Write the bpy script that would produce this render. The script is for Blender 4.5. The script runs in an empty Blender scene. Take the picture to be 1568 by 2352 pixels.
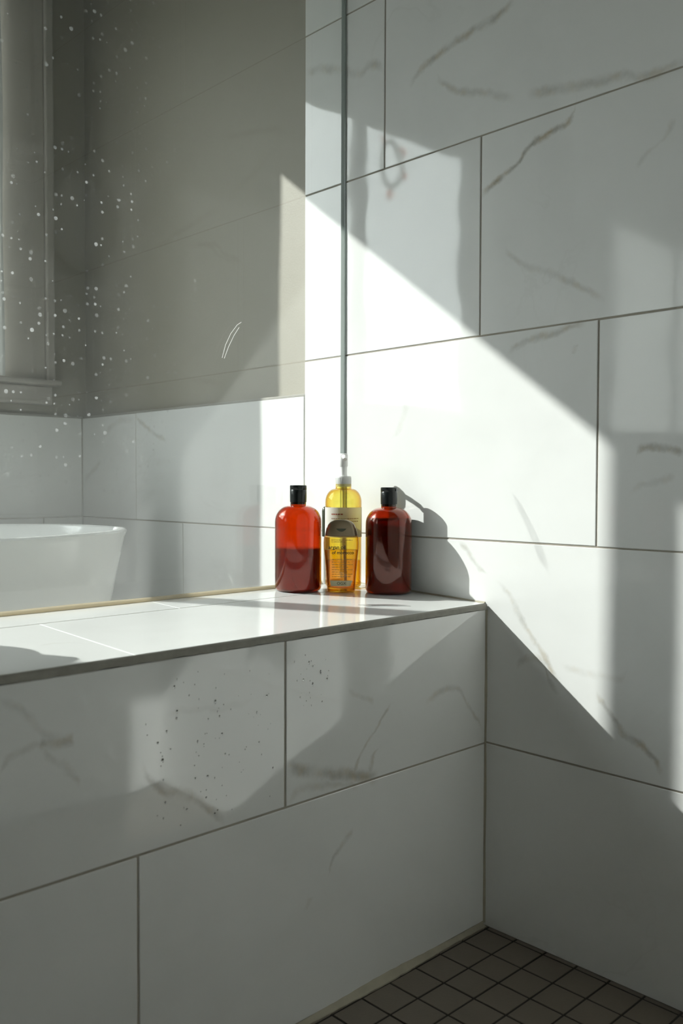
import bpy, bmesh, math, random
from mathutils import Vector, Matrix

C = bpy.context.scene.collection
SC = bpy.context.scene
random.seed(7)

# ------------------------------------------------------------------ camera, sky, sun, exposure
F_PX = 2062.4
cam_d = bpy.data.cameras.new('camera')
cam = bpy.data.objects.new('camera', cam_d); C.objects.link(cam)
cam_d.sensor_fit = 'VERTICAL'; cam_d.sensor_height = 36.0
cam_d.lens = F_PX / 2352.0 * 36.0
cam_d.clip_start = 0.02
cam_d.dof.use_dof = True; cam_d.dof.focus_distance = 1.42; cam_d.dof.aperture_fstop = 6.3
_r = [[0.7211680068473937, 0.02015167602460345, -0.6924670503736311],
      [-0.6927538118566472, 0.025273205304128847, -0.7207311712779879],
      [0.0029769208660103174, 0.9994774509947959, 0.03218637747716783]]
cam.matrix_world = Matrix.Translation((-1.10734, -0.83178, 0.68141)) @ Matrix(_r).to_4x4()
SC.camera = cam

W = bpy.data.worlds.new('sky'); SC.world = W; W.use_nodes = True
_n = W.node_tree.nodes
_l = W.node_tree.links
_tc = _n.new('ShaderNodeTexCoord'); _sx = _n.new('ShaderNodeSeparateXYZ'); _mr = _n.new('ShaderNodeMapRange'); _mx = _n.new('ShaderNodeMix')
_l.new(_tc.outputs['Generated'], _sx.inputs[0]); _l.new(_sx.outputs[2], _mr.inputs[0])
_mr.interpolation_type = 'SMOOTHSTEP'; _mr.inputs[1].default_value = -0.02; _mr.inputs[2].default_value = 0.13
_mx.data_type = 'RGBA'; _mx.inputs[6].default_value = (0.13, 0.14, 0.11, 1); _mx.inputs[7].default_value = (0.95, 0.985, 0.985, 1)   # unseen dark ground band added to dim the upper walls, hazy bright sky above
_l.new(_mr.outputs[0], _mx.inputs[0]); _l.new(_mx.outputs[2], _n['Background'].inputs['Color'])
_n['Background'].inputs['Strength'].default_value = 6.2

SUN_DIR = Vector((1.0, -1.55, -1.173)).normalized()
sun_d = bpy.data.lights.new('sun', 'SUN'); sun_d.energy = 7.1; sun_d.angle = math.radians(0.53)
sun_d.color = (1.0, 0.985, 0.955)
sun = bpy.data.objects.new('sun', sun_d); C.objects.link(sun)
sun.location = (-4, 6, 5)
sun.rotation_euler = SUN_DIR.to_track_quat('-Z', 'Y').to_euler()

SC.view_settings.view_transform = 'Standard'; SC.view_settings.look = 'None'
SC.view_settings.exposure = 0.20; SC.view_settings.gamma = 1.0
SC.view_settings.use_curve_mapping = False
SC.cycles.caustics_reflective = False; SC.cycles.caustics_refractive = False
SC.cycles.max_bounces = 16; SC.cycles.diffuse_bounces = 6; SC.cycles.glossy_bounces = 6
SC.cycles.transmission_bounces = 14; SC.cycles.transparent_max_bounces = 24
SC.cycles.sample_clamp_indirect = 4.0

# ------------------------------------------------------------------ measured layout
Z_TOP = 0.4985           # ledge front edge
SLOPE = 0.030            # the ledge rises towards the glass
Y_GLASS = 0.311
Y_TILE_END = 0.4198      # full-height tile stops here, painted wall begins
Y_BACK = 1.2688
Y_FRONT = -0.905
Z_ROWS = [0.0, 0.2846, 0.5942, 0.9063, 1.2086, 1.497, 1.805, 2.113, 2.45]
Z_WAINS = 0.8422
PITCH = 0.6066
JOINT = 0.0026
TILE_T = 0.009
PROUD = 0.021            # tile face stands this far in front of the paint
def ledge_z(y): return Z_TOP + SLOPE * y

V_WALL= [([(-0.0403, 1.389), (-0.0013, 1.375), (0.0396, 1.3702), (0.0736, 1.3656), (0.1088, 1.3573), (0.136, 1.3493), (0.1592, 1.3324)], 0.6, 0.0062), ([(0.104, 1.3218), (0.0817, 1.3013), (0.0556, 1.2853), (0.0138, 1.2724), (-0.0184, 1.2574), (-0.0418, 1.249)], 0.35, 0.006), ([(-0.0684, 1.2434), (-0.1086, 1.2391), (-0.1505, 1.232), (-0.1873, 1.2263), (-0.2161, 1.2246), (-0.2411, 1.2132), (-0.277, 1.2117), (-0.2989, 1.2127)], 0.45, 0.0067), ([(0.4138, 1.4321), (0.3509, 1.4171), (0.312, 1.4007), (0.2744, 1.3871), (0.2535, 1.3913), (0.2227, 1.356)], 0.4, 0.0076), ([(-0.1454, 1.2069), (-0.1305, 1.1843), (-0.1022, 1.1801), (-0.0693, 1.1673), (-0.0468, 1.148), (-0.0118, 1.1342), (0.0164, 1.1194)], 0.85, 0.005), ([(-0.2867, 1.1484), (-0.2783, 1.1288), (-0.2547, 1.1129), (-0.2397, 1.097)], 0.25, 0.0046), ([(-0.0287, 1.0278), (-0.0675, 0.9988), (-0.1118, 0.9789), (-0.1541, 0.957), (-0.1913, 0.9336)], 0.3, 0.0053), ([(-0.163, 0.9036), (-0.148, 0.9019), (-0.1128, 0.8957), (-0.0762, 0.8906), (-0.0382, 0.8769)], 0.45, 0.0047), ([(-0.1497, 0.8763), (-0.1429, 0.8619)], 0.25, 0.0034), ([(-0.2421, 0.7227), (-0.2543, 0.731), (-0.2785, 0.7287), (-0.3066, 0.7229)], 0.65, 0.0049), ([(-0.2335, 0.6707), (-0.2611, 0.6824), (-0.2967, 0.6908)], 0.2, 0.0043), ([(0.0492, 0.5898), (0.0276, 0.5639), (0.0049, 0.5433)], 0.4, 0.0055), ([(-0.0261, 0.5311), (-0.0501, 0.5039), (-0.0697, 0.4704), (-0.0964, 0.4418), (-0.1151, 0.4128), (-0.1261, 0.3989)], 0.5, 0.0053), ([(-0.055, 0.4121), (-0.0929, 0.4273), (-0.1116, 0.3997), (-0.1263, 0.3832)], 0.35, 0.0053), ([(-0.133, 0.4218), (-0.1883, 0.418), (-0.2212, 0.4172), (-0.2319, 0.4278)], 0.2, 0.0051), ([(-0.1887, 0.3909), (-0.2122, 0.365), (-0.2286, 0.3445), (-0.2602, 0.3306), (-0.2849, 0.3072)], 0.6, 0.0057), ([(0.1652, 0.8321), (0.1745, 0.7896), (0.194, 0.7579)], 0.15, 0.0052), ([(1.0124, 0.8346), (0.9599, 0.8041), (0.8843, 0.7739)], 0.45, 0.0055), ([(1.1582, 0.7857), (1.1369, 0.8114), (1.0955, 0.8253), (1.024, 0.8301)], 0.25, 0.0068), ([(1.2579, 0.69), (1.213, 0.7117), (1.1758, 0.7349)], 0.2, 0.0071)]
V_FRONT= [([(-0.7554, 0.4764), (-0.7299, 0.4574), (-0.7079, 0.4319), (-0.685, 0.423)], 0.35, 0.0058), ([(-0.717, 0.4242), (-0.6989, 0.4236), (-0.6793, 0.4228)], 0.7, 0.0059), ([(-0.7126, 0.4155), (-0.6898, 0.3976), (-0.6749, 0.3788)], 0.45, 0.0051), ([(-0.7561, 0.4079), (-0.7389, 0.421), (-0.7125, 0.4241)], 0.3, 0.0041), ([(-0.6003, 0.3734), (-0.5787, 0.3495), (-0.5391, 0.3303), (-0.5155, 0.3096), (-0.4942, 0.2889)], 0.55, 0.006), ([(-0.5729, 0.4295), (-0.533, 0.4274), (-0.4909, 0.4226), (-0.4528, 0.429)], 0.15, 0.0037), ([(-0.3987, 0.3314), (-0.3555, 0.3163), (-0.302, 0.3015), (-0.239, 0.2843)], 0.65, 0.0079), ([(-0.2845, 0.2935), (-0.2741, 0.3185), (-0.2453, 0.3478), (-0.2155, 0.3782)], 0.45, 0.0032), ([(-0.2533, 0.2894), (-0.2493, 0.3132), (-0.2324, 0.3246)], 0.45, 0.0033), ([(-0.3951, 0.2857), (-0.3701, 0.3004), (-0.3253, 0.2938), (-0.278, 0.2816)], 0.35, 0.0052), ([(-0.1383, 0.3712), (-0.1095, 0.3791), (-0.0747, 0.38), (-0.0434, 0.3488), (-0.0088, 0.308)], 0.35, 0.0048), ([(-0.2946, 0.4088), (-0.2704, 0.3991), (-0.2472, 0.3894)], 0.3, 0.0037), ([(-0.2858, 0.2225), (-0.3134, 0.2043), (-0.3288, 0.1803)], 0.5, 0.0049), ([(-0.3588, 0.1587), (-0.3698, 0.1456)], 0.2, 0.0043)]
V_TOP= [([(-0.6636, 0.1064), (-0.6404, 0.1067), (-0.621, 0.0833)], 0.25, 0.0023)]

# ------------------------------------------------------------------ node helpers
def new_mat(name):
    m = bpy.data.materials.new(name); m.use_nodes = True
    nt = m.node_tree
    for n in list(nt.nodes): nt.nodes.remove(n)
    out = nt.nodes.new('ShaderNodeOutputMaterial')
    return m, nt, out

def math_n(nt, op, a, b=None, c=None, clamp=False):
    n = nt.nodes.new('ShaderNodeMath'); n.operation = op; n.use_clamp = clamp
    for i, v in enumerate((a, b, c)):
        if v is None: continue
        if hasattr(v, 'is_linked'): nt.links.new(v, n.inputs[i])
        else: n.inputs[i].default_value = v
    return n.outputs[0]

def mixc(nt, fac, a, b):
    n = nt.nodes.new('ShaderNodeMix'); n.data_type = 'RGBA'
    for s, v in ((n.inputs[0], fac), (n.inputs[6], a), (n.inputs[7], b)):
        if hasattr(v, 'is_linked'): nt.links.new(v, s)
        else: s.default_value = v if not isinstance(v, tuple) else (*v, 1)[:4]
    return n.outputs[2]

def noise(nt, vec, scale, detail=2.0, rough=0.5, dist=0.0):
    n = nt.nodes.new('ShaderNodeTexNoise'); n.inputs['Scale'].default_value = scale
    n.inputs['Detail'].default_value = detail; n.inputs['Roughness'].default_value = rough
    n.inputs['Distortion'].default_value = dist
    nt.links.new(vec, n.inputs['Vector'])
    return n.outputs['Fac']

def ramp(nt, v, lo, hi, a=0.0, b=1.0, smooth=True):
    n = nt.nodes.new('ShaderNodeMapRange'); n.interpolation_type = 'SMOOTHSTEP' if smooth else 'LINEAR'
    nt.links.new(v, n.inputs[0])
    for i, x in zip((1, 2, 3, 4), (lo, hi, a, b)): n.inputs[i].default_value = x
    return n.outputs[0]

def simple(name, col, rough=0.5, metal=0.0, spec=0.5, var=0.0, var_scale=8.0, bump=0.0, bump_scale=200.0, coat=0.0, trans=0.0, ior=1.5, sss=0.0):
    m, nt, out = new_mat(name)
    p = nt.nodes.new('ShaderNodeBsdfPrincipled'); nt.links.new(p.outputs[0], out.inputs[0])
    p.inputs['Roughness'].default_value = rough; p.inputs['Metallic'].default_value = metal
    p.inputs['Specular IOR Level'].default_value = spec; p.inputs['IOR'].default_value = ior
    p.inputs['Coat Weight'].default_value = coat; p.inputs['Transmission Weight'].default_value = trans
    p.inputs['Base Color'].default_value = (*col, 1)
    geo = nt.nodes.new('ShaderNodeNewGeometry')
    if var:
        f = noise(nt, geo.outputs['Position'], var_scale, 4.0, 0.6)
        a = tuple(max(0, c * (1 - var)) for c in col); b = tuple(min(1, c * (1 + var)) for c in col)
        nt.links.new(mixc(nt, f, a, b), p.inputs['Base Color'])
    if bump:
        b = nt.nodes.new('ShaderNodeBump'); b.inputs['Strength'].default_value = bump; b.inputs['Distance'].default_value = 0.001
        nt.links.new(noise(nt, geo.outputs['Position'], bump_scale, 3.0), b.inputs['Height'])
        nt.links.new(b.outputs[0], p.inputs['Normal'])
    return m

def marble(name, axes, veins, base=(0.84, 0.84, 0.825), faint=0.35, rough=0.045, ior=1.52):
    """Polished white marble-look porcelain; the veins follow curves in the plane of the wall (world metres)."""
    m, nt, out = new_mat(name)
    p = nt.nodes.new('ShaderNodeBsdfPrincipled'); nt.links.new(p.outputs[0], out.inputs[0])
    p.inputs['Roughness'].default_value = rough; p.inputs['IOR'].default_value = ior
    geo = nt.nodes.new('ShaderNodeNewGeometry'); pos = geo.outputs['Position']
    sep = nt.nodes.new('ShaderNodeSeparateXYZ'); nt.links.new(pos, sep.inputs[0])
    wob = nt.nodes.new('ShaderNodeTexNoise'); wob.inputs['Scale'].default_value = 42.0; wob.inputs['Detail'].default_value = 5.0
    wob.inputs['Roughness'].default_value = 0.62
    nt.links.new(pos, wob.inputs['Vector'])
    ws = nt.nodes.new('ShaderNodeSeparateColor'); nt.links.new(wob.outputs['Color'], ws.inputs[0])
    du = math_n(nt, 'MULTIPLY_ADD', ws.outputs[0], 0.016, -0.008)
    dv = math_n(nt, 'MULTIPLY_ADD', ws.outputs[1], 0.016, -0.008)
    U = math_n(nt, 'ADD', sep.outputs[axes[0]], du)
    V = math_n(nt, 'ADD', sep.outputs[axes[1]], dv)
    patch = ramp(nt, noise(nt, pos, 16.0, 5.0, 0.65), 0.32, 0.66)
    total = None
    for pts, strength, width in veins:
        du_, dv_ = abs(pts[-1][0] - pts[0][0]), abs(pts[-1][1] - pts[0][1])
        k = 0 if du_ >= dv_ else 1
        P, Q = (U, V) if k == 0 else (V, U)
        L = sorted(((a[k], a[1 - k]) for a in pts))
        p0, p1 = L[0][0], L[-1][0]
        q0, q1 = min(b for _, b in L), max(b for _, b in L)
        if q1 - q0 < 0.004: q1 = q0 + 0.004
        t = math_n(nt, 'DIVIDE', math_n(nt, 'SUBTRACT', P, p0), p1 - p0)
        fc = nt.nodes.new('ShaderNodeFloatCurve')
        crv = fc.mapping.curves[0]
        pl = [((a - p0) / (p1 - p0), (b - q0) / (q1 - q0)) for a, b in L]
        crv.points[0].location = pl[0]; crv.points[1].location = pl[-1]
        for q in pl[1:-1]: crv.points.new(*q)
        fc.mapping.update()
        nt.links.new(t, fc.inputs['Value'])
        cq = math_n(nt, 'MULTIPLY_ADD', fc.outputs[0], q1 - q0, q0)
        dist = math_n(nt, 'ABSOLUTE', math_n(nt, 'SUBTRACT', Q, cq))
        core = ramp(nt, dist, 0.0, width * 1.7, 1.0, 0.0)
        ends = math_n(nt, 'MULTIPLY', ramp(nt, t, -0.04, 0.10), ramp(nt, t, 0.90, 1.04, 1.0, 0.0))
        v = math_n(nt, 'MULTIPLY', math_n(nt, 'MULTIPLY', core, ends), strength)
        total = v if total is None else math_n(nt, 'MAXIMUM', total, v)
    cloud = noise(nt, pos, 4.5, 4.0, 0.55, 0.6)
    col = mixc(nt, ramp(nt, cloud, 0.35, 0.75), base, tuple(c * 0.95 for c in base))
    # faint grey threads of the print itself
    thr = math_n(nt, 'ABSOLUTE', math_n(nt, 'SUBTRACT', noise(nt, pos, 3.2, 5.0, 0.6, 1.2), 0.5))
    thr = ramp(nt, thr, 0.0, 0.018, faint * 0.35, 0.0)
    msk = ramp(nt, noise(nt, pos, 2.3, 1.0), 0.52, 0.66)
    col = mixc(nt, math_n(nt, 'MULTIPLY', thr, msk), col, (0.55, 0.54, 0.50))
    if total is not None:
        f = math_n(nt, 'MULTIPLY', total, math_n(nt, 'MULTIPLY_ADD', patch, 0.72, 0.26), clamp=True)
        vc = mixc(nt, ramp(nt, noise(nt, pos, 55.0, 2.0), 0.4, 0.65), (0.30, 0.285, 0.245), (0.36, 0.27, 0.13))
        col = mixc(nt, f, col, vc)
    nt.links.new(col, p.inputs['Base Color'])
    b = nt.nodes.new('ShaderNodeBump'); b.inputs['Strength'].default_value = 0.12; b.inputs['Distance'].default_value = 0.004
    nt.links.new(noise(nt, pos, 9.0, 1.0), b.inputs['Height'])
    nt.links.new(b.outputs[0], p.inputs['Normal'])
    return m

def clear_pane(name, tint, f0=0.042, dirt_haze=False, deep=None):
    """Flat sheet glass: sees straight through, mirrors by angle, optionally carries dried water spots and a painted haze."""
    m, nt, out = new_mat(name)
    lw = nt.nodes.new('ShaderNodeLayerWeight'); lw.inputs['Blend'].default_value = 0.5
    fz = math_n(nt, 'MULTIPLY_ADD', math_n(nt, 'POWER', lw.outputs['Facing'], 5.0), 1 - f0, f0, clamp=True)
    tr = nt.nodes.new('ShaderNodeBsdfTransparent'); tr.inputs[0].default_value = (*tint, 1)
    if deep:   # longer way through the liquid towards the silhouette
        nt.links.new(mixc(nt, math_n(nt, 'POWER', lw.outputs['Facing'], 1.6), tint, deep), tr.inputs[0])
    gl = nt.nodes.new('ShaderNodeBsdfGlossy'); gl.inputs['Roughness'].default_value = 0.0
    base = tr.outputs[0]
    if dirt_haze:
        geo = nt.nodes.new('ShaderNodeNewGeometry'); pos = geo.outputs['Position']
        sep = nt.nodes.new('ShaderNodeSeparateXYZ'); nt.links.new(pos, sep.inputs[0])
        vor = nt.nodes.new('ShaderNodeTexVoronoi'); vor.voronoi_dimensions = '2D'; vor.inputs['Scale'].default_value = 85.0
        flat = nt.nodes.new('ShaderNodeCombineXYZ'); nt.links.new(sep.outputs[0], flat.inputs[0]); nt.links.new(sep.outputs[2], flat.inputs[1])
        nt.links.new(flat.outputs[0], vor.inputs['Vector'])
        vs = nt.nodes.new('ShaderNodeSeparateColor'); nt.links.new(vor.outputs['Color'], vs.inputs[0])
        rad = math_n(nt, 'MULTIPLY', math_n(nt, 'POWER', vs.outputs[0], 1.5), 0.25)
        d = math_n(nt, 'SUBTRACT', vor.outputs['Distance'], rad)
        spot = math_n(nt, 'MULTIPLY', ramp(nt, d, -0.03, 0.02, 1.0, 0.0), math_n(nt, 'POWER', vs.outputs[1], 2.2))
        left = math_n(nt, 'MULTIPLY', ramp(nt, sep.outputs[0], -0.55, -0.20, 1.0, 0.0), ramp(nt, sep.outputs[2], 0.62, 0.80))
        spot = math_n(nt, 'MULTIPLY', math_n(nt, 'MULTIPLY', spot, math_n(nt, 'MULTIPLY', left, math_n(nt, 'LESS_THAN', sep.outputs[1], Y_GLASS + 0.004))), 0.30)
        low_haze = ramp(nt, sep.outputs[2], 0.86, 0.54)  # milky haze painted thicker low down, brightens the tub behind
        film = math_n(nt, 'MULTIPLY', math_n(nt, 'MULTIPLY_ADD', noise(nt, pos, 5.0, 3.0), 0.6, 0.7), math_n(nt, 'MULTIPLY_ADD', low_haze, 0.060, 0.009))
        fac = math_n(nt, 'ADD', spot, film, clamp=True)
        d1 = nt.nodes.new('ShaderNodeBsdfDiffuse'); d1.inputs[0].default_value = (0.85, 0.87, 0.86, 1)
        d2 = nt.nodes.new('ShaderNodeBsdfTranslucent'); d2.inputs[0].default_value = (0.85, 0.87, 0.86, 1)
        df = nt.nodes.new('ShaderNodeMixShader'); df.inputs[0].default_value = 0.6
        nt.links.new(d1.outputs[0], df.inputs[1]); nt.links.new(d2.outputs[0], df.inputs[2])
        mx = nt.nodes.new('ShaderNodeMixShader'); nt.links.new(fac, mx.inputs[0])
        nt.links.new(base, mx.inputs[1]); nt.links.new(df.outputs[0], mx.inputs[2]); base = mx.outputs[0]
    ms = nt.nodes.new('ShaderNodeMixShader'); nt.links.new(fz, ms.inputs[0])
    nt.links.new(base, ms.inputs[1]); nt.links.new(gl.outputs[0], ms.inputs[2])
    nt.links.new(ms.outputs[0], out.inputs[0])
    return m

def glassy(name, col, ior=1.5, rough=0.02, coat=0.0):
    m, nt, out = new_mat(name)
    p = nt.nodes.new('ShaderNodeBsdfPrincipled'); nt.links.new(p.outputs[0], out.inputs[0])
    p.inputs['Base Color'].default_value = (*col, 1); p.inputs['Transmission Weight'].default_value = 1.0
    p.inputs['Roughness'].default_value = rough; p.inputs['IOR'].default_value = ior
    p.inputs['Coat Weight'].default_value = coat; p.inputs['Coat Roughness'].default_value = 0.02
    return m

def translucent(name, col, amt):
    m, nt, out = new_mat(name)
    a = nt.nodes.new('ShaderNodeBsdfDiffuse'); a.inputs[0].default_value = (*col, 1)
    b = nt.nodes.new('ShaderNodeBsdfTranslucent'); b.inputs[0].default_value = (*col, 1)
    ms = nt.nodes.new('ShaderNodeMixShader'); ms.inputs[0].default_value = amt
    nt.links.new(a.outputs[0], ms.inputs[1]); nt.links.new(b.outputs[0], ms.inputs[2]); nt.links.new(ms.outputs[0], out.inputs[0])
    return m

M_WALL = marble('marble_right_wall', (1, 2), V_WALL)
M_FRONT = marble('marble_ledge_front', (0, 2), V_FRONT, ior=2.0)
M_TOP = marble('marble_ledge_top', (0, 1), V_TOP, rough=0.07)
M_PLAIN = marble('marble_plain', (0, 2), [])
M_GROUT = simple('grout_greige', (0.34, 0.31, 0.26), 0.85, var=0.15, var_scale=60, bump=0.3)
M_CAULK = simple('caulk_beige', (0.40, 0.365, 0.28), 0.5, var=0.2, var_scale=40)
M_EDGE = simple('raw_tile_edge', (0.30, 0.285, 0.25), 0.7, var=0.25, var_scale=70, bump=0.4)
M_PAINT = simple('paint_beige', (0.33, 0.305, 0.25), 0.55, spec=0.3, var=0.02, bump=0.25, bump_scale=350)
M_CEIL = simple('ceiling_dimmed', (0.32, 0.31, 0.29), 0.8, var=0.01)  # unseen ceiling, darkened well below white to hold back bounce light
M_TRIM = simple('paint_trim', (0.46, 0.43, 0.39), 0.35, var=0.02)
M_MOSAIC = simple('mosaic_brown', (0.165, 0.138, 0.108), 0.42, var=0.18, var_scale=14, bump=0.25, bump_scale=260)
M_MGROUT = simple('mosaic_grout', (0.040, 0.036, 0.030), 0.9, var=0.2, var_scale=60)
M_BFLOOR = simple('bath_floor_dark', (0.12, 0.09, 0.065), 0.35, var=0.08, var_scale=5)  # bathroom floor colour kept dark to cut the bounce into the shower
M_HID = simple('left_wall_dark', (0.10, 0.10, 0.10), 0.6, spec=0.3, var=0.02)  # unseen left wall, made dark so little light returns to the right wall
M_REAR = simple('rear_wall_bright', (0.62, 0.60, 0.55), 0.6, spec=0.3, var=0.02)  # unseen rear wall, made bright to throw light on the ledge front
M_PANE = clear_pane('shower_glass', (0.965, 0.985, 0.978), f0=0.068, dirt_haze=True)
M_WPANE = clear_pane('window_glass', (0.985, 0.995, 0.99))
M_SEAL = translucent('grey_silicone', (0.52, 0.57, 0.55), 0.6)
M_BEAD = translucent('ivory_silicone', (0.80, 0.74, 0.61), 0.5)
M_TUB = simple('tub_acrylic', (0.90, 0.91, 0.90), 0.12, var=0.01, coat=0.3)
M_CURT = translucent('white_linen', (0.66, 0.67, 0.66), 0.09)
M_SHEER = translucent('sheer_voile', (0.90, 0.90, 0.89), 0.75)
M_CHROME = simple('chrome', (0.8, 0.8, 0.8), 0.08, metal=1.0)
M_AMBER = glassy('amber_plastic', (0.75, 0.17, 0.025), 1.35, 0.14, coat=0.6)
M_AMBLIQ = glassy('dark_liquid', (0.20, 0.026, 0.014), 1.36, 0.08)
M_BLACK = simple('black_plastic', (0.010, 0.013, 0.013), 0.22)
M_YEL = clear_pane('yellow_plastic', (0.99, 0.955, 0.62), deep=(0.94, 0.70, 0.30))
M_YLIQ = clear_pane('orange_liquid', (0.97, 0.82, 0.38), deep=(0.85, 0.50, 0.12))
M_OIL = clear_pane('golden_plastic', (0.985, 0.94, 0.76), deep=(0.80, 0.50, 0.25))
M_OILLIQ = clear_pane('golden_oil', (0.95, 0.80, 0.33), deep=(0.45, 0.16, 0.03))
M_WHITE = simple('white_plastic', (0.80, 0.80, 0.78), 0.3)
M_LABEL = translucent('white_label', (0.80, 0.78, 0.75), 0.22)
M_CAPB = simple('bronze_cap', (0.25, 0.19, 0.115), 0.22, metal=0.35, coat=0.4)
M_OLIVE = simple('olive_cap', (0.055, 0.060, 0.038), 0.25)
M_INKR = simple('ink_red', (0.40, 0.10, 0.07), 0.6)
M_INKB = simple('ink_brown', (0.30, 0.16, 0.10), 0.6)
M_INKK = simple('ink_black', (0.03, 0.022, 0.015), 0.5)
M_INKG = simple('ink_gold', (0.34, 0.20, 0.06), 0.5)
M_BADGE = simple('badge_gold', (0.52, 0.47, 0.30), 0.35, metal=0.2)
M_WATER = clear_pane('water', (0.97, 0.98, 0.98), 0.025)
M_ORANGE = translucent('orange_glass', (0.90, 0.34, 0.20), 0.9)
M_DROP = glassy('water_drop', (1, 1, 1), 1.33, 0.0)
M_CRYSTAL = glassy('crystal', (0.92, 0.97, 0.96), 1.5, 0.05)

# ------------------------------------------------------------------ mesh helpers
def obj(name, bm, mat, parent=None, smooth=False, loc=None, angle=40):
    me = bpy.data.meshes.new(name)
    bm.normal_update()
    if smooth:
        for f in bm.faces: f.smooth = True
        for e in bm.edges:
            if len(e.link_faces) == 2 and e.calc_face_angle(0) > math.radians(angle): e.smooth = False
    bm.to_mesh(me); bm.free()
    me.materials.append(mat)
    o = bpy.data.objects.new(name, me); C.objects.link(o)
    if parent is not None: o.parent = parent
    if loc is not None: o.location = loc
    return o

def empty(name, loc=(0, 0, 0), rz=0.0):
    o = bpy.data.objects.new(name, None); C.objects.link(o); o.location = loc; o.rotation_euler = (0, 0, rz)
    o.empty_display_size = 0.02
    return o

def tag(o, label=None, cat=None, group=None, kind=None):
    if label: o['label'] = label
    if cat: o['category'] = cat
    if group: o['group'] = group
    if kind: o['kind'] = kind
    return o

def add_box(bm, x0, x1, y0, y1, z0, z1, bevel=0.0, seg=1):
    g = bmesh.ops.create_cube(bm, size=1.0)
    for v in g['verts']:
        v.co = Vector((x0 + (v.co.x + .5) * (x1 - x0), y0 + (v.co.y + .5) * (y1 - y0), z0 + (v.co.z + .5) * (z1 - z0)))
    if bevel:
        ed = list({e for v in g['verts'] for e in v.link_edges})
        bmesh.ops.bevel(bm, geom=ed, offset=bevel, segments=seg, affect='EDGES', profile=0.5)
    return bm

def box(*a, **k): return add_box(bmesh.new(), *a, **k)

def add_lathe(bm, prof, n=48, centre=(0, 0, 0), sx=1.0, sy=1.0, cap=True):
    rings = []
    for r, z in prof:
        if r <= 1e-6:
            rings.append([bm.verts.new((centre[0], centre[1], centre[2] + z))]); continue
        rings.append([bm.verts.new((centre[0] + r * sx * math.cos(2 * math.pi * i / n), centre[1] + r * sy * math.sin(2 * math.pi * i / n), centre[2] + z)) for i in range(n)])
    for a, b in zip(rings, rings[1:]):
        for i in range(n):
            j = (i + 1) % n
            va = [a[0]] if len(a) == 1 else [a[i], a[j]]
            vb = [b[0]] if len(b) == 1 else [b[j], b[i]]
            f = va + vb
            if len(f) >= 3: bm.faces.new(f)
    if cap:
        for r, flip in ((rings[0], True), (rings[-1], False)):
            if len(r) > 1: bm.faces.new(r[::-1] if flip else r)
    bmesh.ops.recalc_face_normals(bm, faces=bm.faces)
    return bm

def lathe(prof, **k): return add_lathe(bmesh.new(), prof, **k)

def add_tube(bm, pts, r, n=10):
    pts = [Vector(p) for p in pts]; rings = []
    for i, p in enumerate(pts):
        t = (pts[min(i + 1, len(pts) - 1)] - pts[max(i - 1, 0)]).normalized()
        a = t.orthogonal().normalized() if i == 0 else (rings[-1][1] - t * rings[-1][1].dot(t)).normalized()
        b = t.cross(a)
        rings.append(([bm.verts.new(p + (a * math.cos(2 * math.pi * k / n) + b * math.sin(2 * math.pi * k / n)) * r) for k in range(n)], a))
    for (u, _), (w, _) in zip(rings, rings[1:]):
        for k in range(n): bm.faces.new((u[k], u[(k + 1) % n], w[(k + 1) % n], w[k]))
    bm.faces.new(rings[0][0][::-1]); bm.faces.new(rings[-1][0])
    bmesh.ops.recalc_face_normals(bm, faces=bm.faces)
    return bm

_cache = {}
def block(name, x0, x1, y0, y1, z0, z1, mat, parent, bevel=0.0006, tilt=0.0, shear=0.0):
    """One tile; alike tiles share a mesh."""
    key = (round(x1 - x0, 4), round(y1 - y0, 4), round(z1 - z0, 4), mat.name, bevel, shear)
    me = _cache.get(key)
    if me is None:
        dx, dy, dz = (x1 - x0) / 2, (y1 - y0) / 2, (z1 - z0) / 2
        bm = box(-dx, dx, -dy, dy, -dz, dz, bevel=bevel)
        for v in bm.verts: v.co.z += shear * v.co.y
        me = bpy.data.meshes.new(name); bm.to_mesh(me); bm.free(); me.materials.append(mat); _cache[key] = me
    o = bpy.data.objects.new(name, me); C.objects.link(o); o.parent = parent
    o.location = ((x0 + x1) / 2, (y0 + y1) / 2, (z0 + z1) / 2)
    if tilt: o.rotation_euler = [random.uniform(-tilt, tilt) for _ in range(3)]
    return o

def spans(lo, hi, joint, pitch=PITCH):
    """Tile intervals between lo and hi when one joint falls on `joint`."""
    k = math.floor((lo - joint) / pitch)
    cuts = [lo]
    x = joint + pitch * (k + 1)
    while x < hi - 1e-4:
        if x > lo + 1e-4: cuts.append(x)
        x += pitch
    cuts.append(hi)
    return [(a + (JOINT / 2 if i else 0), b - (JOINT / 2 if i < len(cuts) - 2 else 0)) for i, (a, b) in enumerate(zip(cuts, cuts[1:]))]

# ------------------------------------------------------------------ the room shell
wall_right = tag(obj('wall_right', box(PROUD, 0.16, -2.6, 1.45, -0.06, 2.52), M_PAINT), kind='structure')
obj('backer', box(TILE_T, PROUD, Y_FRONT, Y_TILE_END - 0.001, -0.04, 2.45), M_GROUT, wall_right)
obj('grout', box(0.0012, TILE_T, Y_FRONT, Y_TILE_END - 0.0006, 0.0, 2.45), M_GROUT, wall_right)
JOFF = [0.0174, 0.2192, -0.1849, 0.0174, 0.2192, -0.1849, 0.0174, 0.2192]
for (z0, z1), j in zip(zip(Z_ROWS, Z_ROWS[1:]), JOFF):
    for a, b in spans(Y_FRONT, Y_TILE_END, j):
        block('tile', 0.0, TILE_T, a, b, z0 + (JOINT / 2 if z0 else 0), z1 - JOINT / 2, M_WALL, wall_right, tilt=0.0012)
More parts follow.
